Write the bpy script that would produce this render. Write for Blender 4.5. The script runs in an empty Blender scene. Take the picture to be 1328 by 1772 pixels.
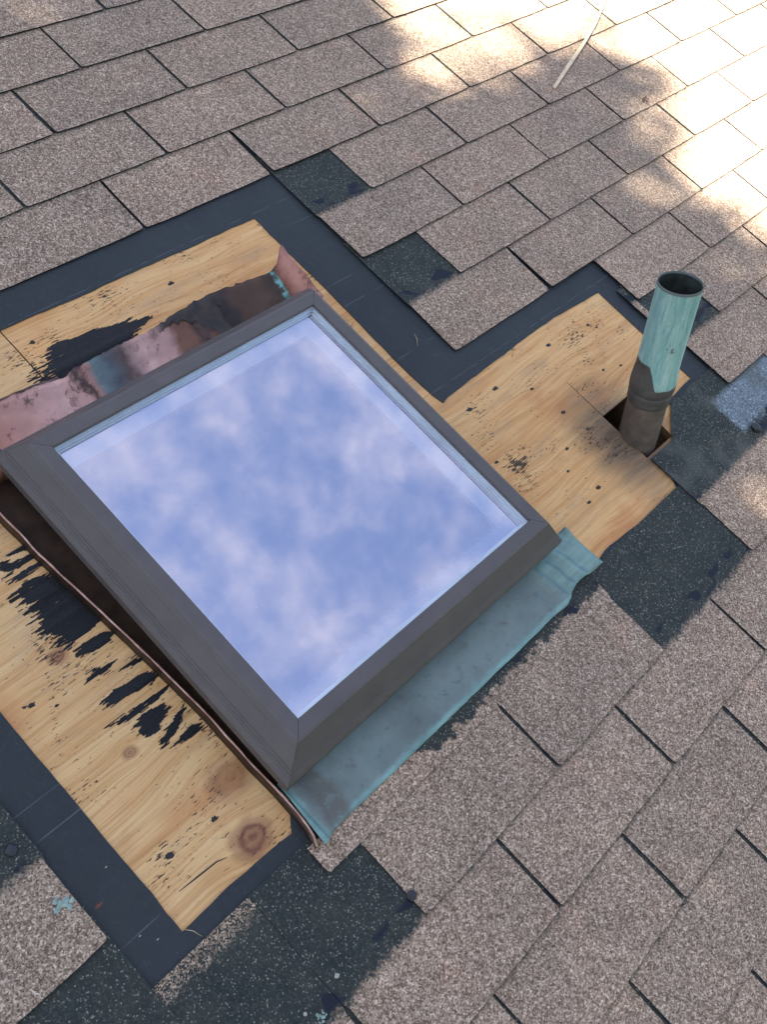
import bpy, bmesh, math, random
from mathutils import Vector, Matrix, noise as mnoise
random.seed(7)
S = bpy.context.scene
C = S.collection

# ------------------------------------------------------------------ camera, sky, sun, exposure
PITCH = math.radians(20.5)          # slope of the roof
ROOFZ = 4.6                          # height of the roof origin above the ground
TILT = Matrix.Rotation(PITCH, 4, 'X')
ORIG = Vector((0, 0, ROOFZ))

def P(u, v, n=0.0):                  # roof coordinates (along the courses, up the slope, off the roof) -> world
    return ORIG + TILT @ Vector((u, v, n))

CR = ((0.657570, -0.684975, 0.313704), (-0.490626, -0.705328, -0.511663), (0.571740, 0.182543, -0.799869))
CC = Vector((-1.013829, -0.960095, 1.344594))
FPX = 1831.39
cam = bpy.data.cameras.new('camera')
camo = bpy.data.objects.new('camera', cam)
C.objects.link(camo)
rot = Matrix(((CR[0][0], -CR[1][0], -CR[2][0]), (CR[0][1], -CR[1][1], -CR[2][1]), (CR[0][2], -CR[1][2], -CR[2][2]))).to_4x4()
camo.matrix_world = Matrix.Translation(P(*CC)) @ TILT @ rot
cam.sensor_fit = 'VERTICAL'
cam.sensor_height = 36.0
cam.lens = 36.0 * FPX / 1772.0
cam.clip_start = 0.02
cam.clip_end = 2000
S.camera = camo

SUN = Vector((-0.42, -0.05, 0.906)).normalized()
world = bpy.data.worlds.new('World')
S.world = world
world.use_nodes = True
wt = world.node_tree
WN, WL = wt.nodes, wt.links
bg = WN['Background']
sky = WN.new('ShaderNodeTexSky')
sky.sky_type = 'NISHITA'
sky.sun_disc = False
sky.sun_elevation = math.asin(SUN.z)
sky.sun_rotation = math.atan2(SUN.x, SUN.y)
sky.dust_density = 1.5
bg.inputs['Strength'].default_value = 0.05
tc = WN.new('ShaderNodeTexCoord')
sep = WN.new('ShaderNodeSeparateXYZ')
WL.new(tc.outputs['Generated'], sep.inputs[0])
def wmath(op, a, b=None, c=None, clamp=False):
    m = WN.new('ShaderNodeMath'); m.operation = op; m.use_clamp = clamp
    for i, x in enumerate((a, b, c)):
        if x is None: continue
        if isinstance(x, (int, float)): m.inputs[i].default_value = x
        else: WL.new(x, m.inputs[i])
    return m.outputs[0]
zz = wmath('ADD', wmath('MAXIMUM', sep.outputs[2], 0.0), 0.12)
comb = WN.new('ShaderNodeCombineXYZ')
WL.new(wmath('DIVIDE', sep.outputs[0], zz), comb.inputs[0])
WL.new(wmath('DIVIDE', sep.outputs[1], zz), comb.inputs[1])
comb.inputs[2].default_value = 2.35
cn = WN.new('ShaderNodeTexNoise')
cn.inputs['Scale'].default_value = 16.0
cn.inputs['Detail'].default_value = 5.5
cn.inputs['Roughness'].default_value = 0.56
cn.inputs['Distortion'].default_value = 0.15
WL.new(comb.outputs[0], cn.inputs['Vector'])
cr = WN.new('ShaderNodeMapRange'); cr.interpolation_type = 'SMOOTHSTEP'
cr.inputs['From Min'].default_value = 0.33
cr.inputs['From Max'].default_value = 0.90
cr.inputs['To Min'].default_value = 0.09
WL.new(cn.outputs['Fac'], cr.inputs['Value'])
mixw = WN.new('ShaderNodeMix'); mixw.data_type = 'RGBA'
WL.new(cr.outputs[0], mixw.inputs['Factor'])
WL.new(sky.outputs[0], mixw.inputs['A'])
mixw.inputs['B'].default_value = (3.7, 3.6, 3.9, 1)      # sunlit cloud
WL.new(mixw.outputs['Result'], bg.inputs['Color'])

sl = bpy.data.lights.new('sun', 'SUN')
sl.energy = 5.0
sl.angle = math.radians(0.53)
sl.color = (1.0, 0.90, 0.75)
so = bpy.data.objects.new('sun', sl)
C.objects.link(so)
so.rotation_euler = SUN.to_track_quat('Z', 'Y').to_euler()
so.location = (0, 0, 30)

S.view_settings.view_transform = 'Standard'
S.view_settings.look = 'None'
S.view_settings.gamma = 1.0
S.view_settings.use_curve_mapping = False
S.view_settings.exposure = 3.0
S.cycles.max_bounces = 8
S.cycles.transparent_max_bounces = 12
S.cycles.caustics_reflective = False
S.cycles.caustics_refractive = False

# ------------------------------------------------------------------ node helpers
class NT:
    def __init__(s, name):
        s.m = bpy.data.materials.new(name); s.m.use_nodes = True
        s.t = s.m.node_tree; s.n = s.t.nodes; s.l = s.t.links
        s.b = s.n['Principled BSDF']
    def put(s, sock, x):
        if x is None: return
        if isinstance(x, bpy.types.NodeSocket): s.l.new(x, sock)
        elif isinstance(x, (tuple, list)):
            sock.default_value = tuple(x) + ((1,) if len(x) == 3 and len(sock.default_value) == 4 else ())
        else: sock.default_value = x
    def math(s, op, a, b=None, c=None, clamp=False):
        m = s.n.new('ShaderNodeMath'); m.operation = op; m.use_clamp = clamp
        for i, x in enumerate((a, b, c)): s.put(m.inputs[i], x)
        return m.outputs[0]
    def vec(s, kind='object'):
        if kind == 'uv':
            q = s.n.new('ShaderNodeUVMap'); q.uv_map = 'roof'; return q.outputs[0]
        if kind == 'tab':
            q = s.n.new('ShaderNodeUVMap'); q.uv_map = 'tab'; return q.outputs[0]
        return s.n.new('ShaderNodeTexCoord').outputs['Object']
    def mapping(s, v, scale=(1, 1, 1), loc=(0, 0, 0), rot=(0, 0, 0)):
        q = s.n.new('ShaderNodeMapping'); s.put(q.inputs[0], v)
        q.inputs['Scale'].default_value = scale; q.inputs['Location'].default_value = loc; q.inputs['Rotation'].default_value = rot
        return q.outputs[0]
    def noise(s, v, scale, detail=2, rough=.5, dist=0, col=False):
        q = s.n.new('ShaderNodeTexNoise'); s.put(q.inputs['Vector'], v)
        q.inputs['Scale'].default_value = scale; q.inputs['Detail'].default_value = detail
        q.inputs['Roughness'].default_value = rough; q.inputs['Distortion'].default_value = dist
        return q.outputs['Color' if col else 'Fac']
    def voro(s, v, scale, feature='F1'):
        q = s.n.new('ShaderNodeTexVoronoi'); s.put(q.inputs['Vector'], v); q.inputs['Scale'].default_value = scale
        q.feature = feature
        return q
    def ramp(s, f, stops, interp='LINEAR'):
        q = s.n.new('ShaderNodeValToRGB'); s.put(q.inputs[0], f); e = q.color_ramp.elements; q.color_ramp.interpolation = interp
        while len(e) < len(stops): e.new(0.5)
        for i, (p, c) in enumerate(stops):
            e[i].position = p
            e[i].color = (c, c, c, 1) if isinstance(c, (int, float)) else tuple(c) + (1,)
        return q.outputs[0]
    def step(s, x, a, b, lo=0.0, hi=1.0):
        q = s.n.new('ShaderNodeMapRange'); q.interpolation_type = 'SMOOTHSTEP'
        s.put(q.inputs['Value'], x); s.put(q.inputs['From Min'], a); s.put(q.inputs['From Max'], b)
        q.inputs['To Min'].default_value = lo; q.inputs['To Max'].default_value = hi
        return q.outputs[0]
    def mix(s, f, a, b, mode='MIX'):
        q = s.n.new('ShaderNodeMix'); q.data_type = 'RGBA'; q.blend_type = mode
        s.put(q.inputs['Factor'], f); s.put(q.inputs['A'], a); s.put(q.inputs['B'], b)
        return q.outputs['Result']
    def xyz(s, v):
        q = s.n.new('ShaderNodeSeparateXYZ'); s.put(q.inputs[0], v); return q.outputs
    def bump(s, h, strength=.5, dist=.002, normal=None):
        q = s.n.new('ShaderNodeBump'); s.put(q.inputs['Height'], h); s.put(q.inputs['Strength'], strength)
        q.inputs['Distance'].default_value = dist
        if normal is not None: s.put(q.inputs['Normal'], normal)
        return q.outputs[0]
    def out(s, color=None, rough=None, metal=None, normal=None, spec=None):
        s.put(s.b.inputs['Base Color'], color); s.put(s.b.inputs['Roughness'], rough); s.put(s.b.inputs['Metallic'], metal)
        s.put(s.b.inputs['Normal'], normal); s.put(s.b.inputs['Specular IOR Level'], spec)
        return s.m

GRAN = [(0.0, (.080, .059, .045)), (.25, (.152, .117, .090)), (.5, (.262, .207, .163)), (.75, (.395, .322, .260)), (1.0, (.68, .58, .49))]

def shingle_mat(name, thr=1.0, soft=.10, ragamp=.06, ragscale=40, blue=False, topstrip=False, strip=False):
    """Mineral granules where the shingle was open to the weather, dark sparse headlap where the next course covered it."""
    t = NT(name)
    g = t.vec('uv'); tab = t.vec('tab')
    gx = t.xyz(g); tx = t.xyz(tab)
    wob = t.mapping(g, (1, 1, 1))
    v1 = t.voro(wob, 520)
    c1 = t.xyz(v1.outputs['Color'])[0]
    v2 = t.voro(t.mapping(g, (1, 1, 1), (.31, .77, 0)), 250)
    c2 = t.xyz(v2.outputs['Color'])[1]
    gv = t.math('ADD', t.math('MULTIPLY', c1, .72), t.math('MULTIPLY', c2, .28))
    gran = t.ramp(gv, GRAN)
    big = t.noise(g, 7, 3, .6)
    gran = t.mix(1.0, gran, t.ramp(big, [(.25, (.86, .85, .85)), (.75, (1.10, 1.08, 1.05))]), 'MULTIPLY')
    hue = t.noise(t.mapping(g, (1, 1, 1), (5, 3, 0)), 14, 2)
    gran = t.mix(t.step(hue, .55, .75, 0, .35), gran, t.mix(1.0, gran, (1.15, .95, .88), 'MULTIPLY'))
    oi = t.n.new('ShaderNodeObjectInfo').outputs['Random']
    gran = t.mix(1.0, gran, t.ramp(oi, [(0, (.94, .92, .90)), (1, (1.08, 1.03, .99))]), 'MULTIPLY')
    # headlap
    hl = t.ramp(t.noise(g, 18, 4, .6), [(.3, (.015, .022, .023)), (.7, (.030, .038, .034))])
    v3 = t.voro(g, 640)
    k3 = t.xyz(v3.outputs['Color'])[2]
    hl = t.mix(t.step(k3, .92, 1.0), hl, (.21, .20, .175))
    hl = t.mix(t.step(c1, .55, .95, 0, .22), hl, (.13, .13, .12))
    # dashes of sealant left along the line where the tab above was stuck down
    sl_ = t.noise(t.mapping(g, (22, 30, 1)), 1.0, 1, .4)
    band = t.math('MULTIPLY', t.step(tx[1], 1.02, 1.07), t.step(tx[1], 1.30, 1.22))
    hl = t.mix(t.math('MULTIPLY', band, t.step(sl_, .55, .62)), hl, (.010, .014, .026))
    rg = t.noise(g, ragscale, 3, .7)
    fine = t.noise(g, 350, 1)
    sv = t.math('ADD', tx[1], t.math('MULTIPLY', t.math('SUBTRACT', rg, .5), ragamp * 2))
    sv = t.math('ADD', sv, t.math('MULTIPLY', t.math('SUBTRACT', c2, .5), soft * .8))
    if strip: sv = t.math('ADD', sv, t.step(gx[0], -.345, -.275, 0, .33))
    dk = t.step(sv, thr - soft * .5, thr + soft * .5)
    if blue:
        bl = t.math('MULTIPLY', t.step(t.math('ADD', gx[0], t.math('MULTIPLY', t.math('SUBTRACT', rg, .5), .03)), .684, .694), t.step(sv, 1.22, 1.40))
        bl = t.math('MULTIPLY', bl, t.step(gx[1], -.862, -.880))
        bg_ = t.ramp(gv, [(0, (.05, .065, .075)), (.5, (.13, .17, .20)), (.85, (.24, .29, .33)), (1, (.55, .58, .60))])
        hl = t.mix(bl, hl, bg_)
        bl2 = t.math('MULTIPLY', t.step(t.noise(g, 9, 2), .5, .65), .5)
        hl = t.mix(bl2, hl, (.085, .092, .085))
    if topstrip:
        ts = t.step(t.math('ADD', sv, 0), 2.14, 2.34)
        ts = t.math('MULTIPLY', ts, t.step(c1, .25, .6))
        hl = t.mix(ts, hl, t.mix(1.0, gran, (.8, .78, .74), 'MULTIPLY'))
    col = t.mix(dk, gran, hl)
    # cut edges show black asphalt
    nz = t.xyz(t.n.new('ShaderNodeTexCoord').outputs['Normal'])[2]
    col = t.mix(t.step(nz, .80, .55), col, (.013, .015, .017))
    # worn spots and lost granules
    wn = t.noise(t.mapping(g, (1, 1, 1), (9, 2, 0)), 55, 3, .65)
    col = t.mix(t.step(wn, .70, .80, 0, .55), col, (.045, .045, .047))
    hgt = t.math('ADD', t.math('MULTIPLY', c1, .7), t.math('MULTIPLY', fine, .6))
    nrm = t.bump(hgt, .55, .0016)
    nrm = t.bump(big, .25, .02, nrm)
    rough = t.math('SUBTRACT', .95, t.math('MULTIPLY', dk, .22))
    return t.out(col, rough, 0, nrm, .25)

M_SH = shingle_mat('granule_shingle')
M_RAG = shingle_mat('ragged_shingle', thr=1.16, soft=.05, ragamp=.22, ragscale=45)
M_STRIP = shingle_mat('strip_shingle', thr=.46, soft=.05, ragamp=.22, ragscale=42, strip=True)
M_BLUE = shingle_mat('bluish_shingle', blue=True, thr=1.04)
M_TOP = shingle_mat('strip_top_shingle', topstrip=True)

def felt_mat():
    t = NT('felt'); o = t.vec('uv'); x = t.xyz(o)
    n1 = t.noise(o, 5, 4, .6); n2 = t.noise(o, 260, 2)
    col = t.ramp(n1, [(.3, (.0160, .0225, .0295)), (.7, (.026, .034, .040))])
    for v0, wd in ((-.724, .0011), (-.885, .0010), (-.683, .0007), (-.261, .0008), (-.31, .0010), (-.449, .0009), (-.059, .0008), (-.114, .0007), (-.536, .0008)):
        d = t.math('ABSOLUTE', t.math('SUBTRACT', x[1], t.math('ADD', v0, t.math('MULTIPLY', t.math('SUBTRACT', n1, .5), .004))))
        ln = t.math('MULTIPLY', t.step(d, wd, wd * .3), t.step(t.noise(t.mapping(o, (1, 1, 1), (v0 * 9, 0, 0)), 30, 3), .38, .6))
        col = t.mix(t.math('MULTIPLY', ln, .42), col, (.16, .18, .21))
    du = t.noise(t.mapping(o, (1, 1, 1), (3, 1, 0)), 240, 2)
    col = t.mix(t.step(du, .74, .80), col, (.14, .15, .16))
    sc = t.noise(t.mapping(o, (12, 3, 1)), 4, 5, .75)
    gr = t.noise(t.mapping(o, (1, 1, 1), (5, 2, 0)), 90, 5, .8)
    col = t.mix(t.step(gr, .52, .72, 0, .40), col, (.055, .060, .066))
    col = t.mix(t.step(sc, .55, .8, 0, .30), col, (.05, .056, .066))
    return t.out(col, t.math('ADD', .62, t.math('MULTIPLY', n1, .15)), 0, t.bump(t.math('ADD', n2, t.math('MULTIPLY', n1, 9)), .35, .003), .35)
M_FELT = felt_mat()

KNOTS = [(-.557, -.892, .027, 1.0), (-.526, -.815, .032, .55), (-.603, -.707, .010, .75), (-.593, -.546, .013, 1.0), (.50, -.70, .02, .25)]
def wood_mat(name, tint=(1, 1, 1), wave=1.0):
    t = NT(name); o = t.vec('uv'); x = t.xyz(o)
    big = t.noise(t.mapping(o, (1.5, 5, 1)), 2.0, 2, .5)
    # push the grain aside round the knots
    bend = None
    kmask = None
    for ku, kv, kr, ks in KNOTS:
        dx = t.math('SUBTRACT', x[0], ku); dy = t.math('SUBTRACT', x[1], kv)
        d2 = t.math('ADD', t.math('MULTIPLY', t.math('MULTIPLY', dx, dx), .55), t.math('MULTIPLY', dy, dy))
        e = t.math('POWER', 2.718, t.math('MULTIPLY', d2, -1 / (2 * (kr * 1.3) ** 2)))
        b = t.math('MULTIPLY', t.math('MULTIPLY', e, dy), -.65)
        bend = b if bend is None else t.math('ADD', bend, b)
        jag = t.math('MULTIPLY', t.math('SUBTRACT', t.noise(o, 50, 2), .5), kr * .5)
        d = t.math('ADD', t.math('SQRT', d2), jag)
        k = t.math('MULTIPLY', t.step(d, kr * 1.15, kr * .45), t.math('ADD', ks * .82, t.math('MULTIPLY', t.math('SINE', t.math('MULTIPLY', d, 16 / kr)), ks * .14)))
        kmask = k if kmask is None else t.math('MAXIMUM', kmask, k)
    vv = t.math('ADD', x[1], t.math('ADD', bend, t.math('MULTIPLY', t.math('SUBTRACT', big, .5), .035 * wave)))
    cm = t.n.new('ShaderNodeCombineXYZ'); t.put(cm.inputs[0], x[0]); t.put(cm.inputs[1], vv)
    gv = cm.outputs[0]
    g1 = t.noise(t.mapping(gv, (1.2, 36, 1)), 1.0, 3, .55, .4)
    g2 = t.noise(t.mapping(gv, (8, 260, 1)), 1.0, 3, .6)
    g3 = t.noise(t.mapping(gv, (.8, 90, 1)), 1.0, 2, .5)
    col = t.ramp(g1, [(.28, (.49, .275, .110)), (.45, (.57, .350, .155)), (.62, (.62, .415, .200)), (.8, (.54, .32, .135))])
    col = t.mix(t.step(g3, .48, .72, 0, .42), col, (.43, .235, .075))
    col = t.mix(t.step(g2, .47, .72, 0, .62), col, (.36, .185, .070))
    col = t.mix(t.step(g2, .48, .25, 0, .35), col, (.70, .53, .33))
    st = t.noise(t.mapping(o, (1, 1, 1), (4, 8, 0)), 6, 3, .6)
    col = t.mix(t.step(st, .48, .75, 0, .75), col, (.44, .195, .075))
    w2 = t.noise(t.mapping(o, (2, 9, 1), (7, 1, 0)), 3, 4, .65)
    col = t.mix(t.step(w2, .52, .72, 0, .45), col, (.33, .235, .155))
    col = t.mix(t.step(st, .45, .25, 0, .35), col, (.56, .43, .24))
    # knots with rings
    kd = t.noise(t.mapping(o, (40, 120, 1)), 1, 3)
    col = t.mix(kmask, col, t.ramp(kd, [(.3, (.105, .038, .025)), (.7, (.20, .078, .046))]))
    # weathered grey round the hole for the pipe
    hx = t.math('SUBTRACT', x[0], .455); hy = t.math('SUBTRACT', x[1], -.815)
    hd = t.math('SQRT', t.math('ADD', t.math('MULTIPLY', t.math('MULTIPLY', hx, hx), 1.2), t.math('MULTIPLY', hy, hy)))
    hd = t.math('ADD', hd, t.math('MULTIPLY', t.math('SUBTRACT', t.noise(t.mapping(o, (7, 60, 1)), 1, 3, .6), .5), .10))
    gw = t.math('MULTIPLY', t.step(hd, .17, .03), t.step(x[0], .29, .39))
    col = t.mix(t.math('MULTIPLY', gw, .90), col, t.ramp(g2, [(.3, (.030, .027, .025)), (.7, (.15, .125, .10))]))
    # black fibre-shaped flecks of old tar that follow the grain
    f1 = t.noise(t.mapping(o, (75, 380, 1)), 1.0, 3, .6)
    fr = t.noise(t.mapping(o, (1, 1, 1), (2, 6, 0)), 11, 3, .6)
    thr = t.math('SUBTRACT', .705, t.math('MULTIPLY', t.step(fr, .40, .78), .17))
    near = t.math('MULTIPLY', t.step(x[0], -.66, -.58), t.step(x[0], -.40, -.46))
    thr = t.math('SUBTRACT', thr, t.math('MULTIPLY', near, .045))
    for cu, cv, cr_ in ((.235, -.718, .045), (.222, -.732, .03), (.475, -.694, .035), (.535, -.655, .025), (.31, -.74, .035), (.36, -.62, .05), (.62, -.60, .05), (-.64, -.85, .06), (.02, -.115, .13), (-.22, -.105, .12), (.55, -.64, .10), (.42, -.78, .12)):
        q1 = t.math('MULTIPLY', t.math('SUBTRACT', x[0], cu), .75); q2 = t.math('MULTIPLY', t.math('SUBTRACT', x[1], cv), 1.5)
        qd = t.math('SQRT', t.math('ADD', t.math('MULTIPLY', q1, q1), t.math('MULTIPLY', q2, q2)))
        thr = t.math('SUBTRACT', thr, t.step(qd, cr_, cr_ * .2, 0, .12 if cr_ < .05 else .05))
    fl = t.step(t.math('SUBTRACT', f1, thr), 0.0, .018)
    col = t.mix(t.math('MULTIPLY', fl, .93), col, (.016, .015, .015))
    f2 = t.noise(t.mapping(o, (90, 150, 1), (3, 3, 0)), 1.0, 1, .5)
    col = t.mix(t.step(f2, .775, .80, 0, .8), col, (.06, .035, .024))
    col = t.mix(1.0, col, tint, 'MULTIPLY')
    # sawn laminations, darkened further in colour so the pipe hole reads shaded
    nz = t.xyz(t.n.new('ShaderNodeTexCoord').outputs['Normal'])[2]
    col = t.mix(t.step(nz, .8, .5, 0, .85), col, (.10, .06, .035))
    h = t.math('ADD', t.math('MULTIPLY', g2, .6), t.math('ADD', g1, t.math('MULTIPLY', fl, .4)))
    return t.out(col, .62, 0, t.bump(h, .35, .0016), .3)
M_WOOD = wood_mat('plywood_face')
M_WOOD2 = wood_mat('plywood_face_amber', (1.02, .95, .88), 1.8)

def simple(name, col, rough=.6, metal=0, nscale=80, amp=.25, bump=.15, bdist=.001, spec=.4):
    t = NT(name); o = t.vec('object')
    n = t.noise(o, nscale, 4, .6)
    lo = tuple(c * (1 - amp) for c in col); hi = tuple(min(1, c * (1 + amp)) for c in col)
    return t.out(t.ramp(n, [(.3, lo), (.7, hi)]), rough, metal, t.bump(n, bump, bdist), spec)

def frame_mat():
    t = NT('frame_cladding'); o = t.vec('object')
    n = t.noise(o, 22, 4, .6); st = t.noise(t.mapping(o, (3, 3, 160)), 1, 2)
    col = t.ramp(n, [(.3, (.066, .059, .060)), (.7, (.082, .074, .074))])
    du = t.noise(t.mapping(o, (1, 1, 1), (3, 0, 2)), 420, 2)
    col = t.mix(t.step(du, .72, .80, 0, .5), col, (.20, .19, .18))
    sm = t.noise(t.mapping(o, (1, 1, 1), (7, 0, 2)), 9, 5, .7)
    sc = t.noise(t.mapping(o, (1, 1, 1), (1, 4, 2)), 130, 4, .75)
    col = t.mix(t.step(sc, .60, .72, 0, .45), col, (.055, .05, .05))
    col = t.mix(t.step(sm, .55, .8, 0, .35), col, (.115, .10, .088))
    return t.out(col, t.math('ADD', .36, t.math('MULTIPLY', sm, .22)), 0, t.bump(st, .05, .0008), .5)
M_FRAME = frame_mat()
M_GROOVE = simple('frame_groove', (.030, .028, .027), .6)
M_GASKET = simple('gasket', (.52, .59, .66), .30, .70, 14, .10)
M_LEDGE = simple('sash_ledge', (.82, .88, .90), .5, 0, 30, .12)
M_SHAFT = simple('shaft_wood', (.060, .052, .048), .7, 0, 8, .3)
M_DARK = simple('attic_dark', (.012, .010, .009), .9, 0, 8, .3)
M_CURB = simple('curb_copper', (.060, .040, .030), .55, .3, 30, .5)
M_TAR = simple('tar', (.0095, .011, .0155), .5, 0, 420, .45, .5, .001, .4)
M_TARBLOB = simple('tar_lump', (.012, .015, .022), .45, 0, 160, .4, .5, .003, .5)

def glass_mat():
    t = NT('glass'); o = t.vec('object')
    tr = t.n.new('ShaderNodeBsdfTransparent'); tr.inputs[0].default_value = (.95, .98, 1, 1)
    gl = t.n.new('ShaderNodeBsdfGlossy'); gl.inputs['Color'].default_value = (.78, .80, 1, 1); gl.inputs['Roughness'].default_value = .02
    rip = t.noise(o, 3.0, 2)
    t.put(gl.inputs['Normal'], t.bump(rip, .03, .01))
    fr = t.n.new('ShaderNodeFresnel'); fr.inputs[0].default_value = 1.52
    f = t.math('ADD', t.math('MULTIPLY', fr.outputs[0], 1.5), .47, clamp=True)
    mx = t.n.new('ShaderNodeMixShader'); t.put(mx.inputs[0], f); t.l.new(tr.outputs[0], mx.inputs[1]); t.l.new(gl.outputs[0], mx.inputs[2])
    # thin film of dust, heavier at the lower edge, and specks
    df = t.n.new('ShaderNodeBsdfDiffuse'); df.inputs[0].default_value = (.42, .42, .44, 1)
    x = t.xyz(o)
    film = t.math('ADD', .012, t.math('MULTIPLY', t.step(t.noise(o, 6, 4, .6), .4, .8), .03))
    sp = t.step(t.noise(t.mapping(o, (1, 1, 1), (2, 5, 1)), 170, 1), .80, .83)
    mx2 = t.n.new('ShaderNodeMixShader'); t.put(mx2.inputs[0], t.math('MAXIMUM', film, t.math('MULTIPLY', sp, .7)))
    t.l.new(mx.outputs[0], mx2.inputs[1]); t.l.new(df.outputs[0], mx2.inputs[2])
    t.l.new(mx2.outputs[0], t.n['Material Output'].inputs[0])
    return t.m
M_GLASS = glass_mat()

def fog_mat():     # condensation between the panes along the lower edge
    t = NT('condensation'); o = t.vec('object'); x = t.xyz(o)
    tr = t.n.new('ShaderNodeBsdfTransparent'); df = t.n.new('ShaderNodeBsdfDiffuse'); df.inputs[0].default_value = (.62, .68, .76, 1)
    mx = t.n.new('ShaderNodeMixShader')
    d = t.math('ADD', x[1], t.math('MULTIPLY', t.math('SUBTRACT', t.noise(o, 160, 4, .8), .5), .016))
    t.put(mx.inputs[0], t.step(d, .037, .020, 0, .9))
    t.l.new(tr.outputs[0], mx.inputs[1]); t.l.new(df.outputs[0], mx.inputs[2])
    t.l.new(mx.outputs[0], t.n['Material Output'].inputs[0])
    return t.m
M_FOG = fog_mat()

def copper_head_mat():
    t = NT('head_copper'); o = t.vec('uv'); x = t.xyz(o)
    n1 = t.noise(o, 16, 4, .65, .6); n2 = t.noise(t.mapping(o, (1, 1, 1), (3, 2, 0)), 42, 4, .7); n3 = t.noise(t.mapping(o, (1, 1, 1), (6, 1, 0)), 7, 3)
    u = t.math('ADD', x[0], t.math('MULTIPLY', t.math('SUBTRACT', n1, .5), .06))
    f = t.math('MULTIPLY', t.math('ADD', u, .60), 1 / .80)          # -0.60..0.20 -> 0..1
    pink = (.46, .25, .21); lp = (.56, .36, .33); brown = (.075, .045, .032); dk = (.022, .019, .020); rust = (.24, .095, .055); teal = (.085, .125, .135)
    def q(uu): return (uu + .60) / .80
    col = t.ramp(f, [(0, rust), (q(-.50), (.44, .19, .13)), (q(-.43), pink), (q(-.34), lp), (q(-.312), (.50, .29, .25)), (q(-.298), dk), (q(-.290), (.36, .19, .16)), (q(-.276), (.13, .18, .19)), (q(-.255), (.085, .105, .125)), (q(-.225), (.10, .07, .065)), (q(-.205), (.34, .22, .21)), (q(-.185), lp), (q(-.140), (.44, .27, .24)), (q(-.122), (.17, .085, .062)), (q(-.090), (.165, .08, .055)), (q(-.075), (.05, .036, .032)), (q(-.055), (.15, .075, .058)), (q(-.030), (.16, .075, .058)), (q(-.018), (.022, .018, .018)), (q(.005), (.032, .026, .028)), (q(.015), brown), (q(.075), (.090, .056, .040)), (q(.098), (.055, .038, .030)), (q(.110), (.05, .034, .028)), (q(.118), (.22, .09, .065)), (q(.135), (.40, .20, .16)), (q(.16), (.33, .15, .11))])
    col = t.mix(t.step(n2, .58, .70, 0, .75), col, (.05, .032, .028))
    col = t.mix(t.step(n2, .42, .28, 0, .45), col, t.mix(1.0, col, (1.5, 1.35, 1.3), 'MULTIPLY'))
    # black bitumen stuck along the upper edge and in the middle
    e = t.math('ADD', x[1], t.math('MULTIPLY', t.math('SUBTRACT', n1, .5), .055))
    tarm = t.math('MULTIPLY', t.step(e, -.210, -.205), t.math('MULTIPLY', t.step(u, -.16, -.13), t.step(u, .00, -.02)))
    vn = t.noise(t.mapping(o, (1, 1, 1), (8, 3, 0)), 26, 5, .75, .8)
    cr_ = t.math('MULTIPLY', t.step(vn, .545, .565), t.step(vn, .64, .60))
    col = t.mix(t.math('MULTIPLY', t.math('MULTIPLY', cr_, .6), t.step(n1, .48, .60)), col, (.07, .04, .036))
    col = t.mix(t.step(e, -.202, -.196, 0, .45), col, t.mix(.5, col, (.10, .06, .05)))
    blob = t.math('MULTIPLY', t.step(t.math('ABSOLUTE', t.math('SUBTRACT', u, -.045)), .026, .020), t.step(n3, .36, .44))
    tm = t.math('MAXIMUM', tarm, blob)
    col = t.mix(tm, col, t.ramp(n2, [(.35, (.014, .013, .014)), (.7, (.055, .040, .033))]))
    tl = t.math('MULTIPLY', t.step(n2, .42, .58), t.step(t.math('ABSOLUTE', t.math('SUBTRACT', x[0], .109)), .007, .002))
    col = t.mix(tl, col, (.16, .38, .36))
    met = t.math('MULTIPLY', t.math('SUBTRACT', 1, tm), .45)
    return t.out(col, t.math('ADD', .42, t.math('MULTIPLY', n2, .25)), met, t.bump(t.math('ADD', n1, t.math('MULTIPLY', tm, 1.2)), .45, .004), .4)
M_HEAD = copper_head_mat()

def side_copper_mat():
    t = NT('side_copper'); o = t.vec('uv'); x = t.xyz(o)
    n1 = t.noise(o, 30, 4, .65); n2 = t.noise(t.mapping(o, (60, 8, 1)), 1, 3, .6)
    col = t.ramp(n1, [(.3, (.030, .019, .014)), (.7, (.070, .043, .030))])
    col = t.mix(t.step(n1, .6, .75, 0, .5), col, (.06, .12, .12))
    return t.out(col, .48, .45, t.bump(n1, .3, .002), .4)
M_SIDE = side_copper_mat()
def rim_mat():
    t = NT('rim_copper'); o = t.vec('object')
    n1 = t.noise(o, 40, 4, .65)
    col = t.ramp(n1, [(.3, (.17, .085, .065)), (.55, (.42, .26, .22)), (.72, (.55, .40, .36))])
    return t.out(col, .38, .6, t.bump(n1, .4, .002), .5)
M_RIM = rim_mat()

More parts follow.
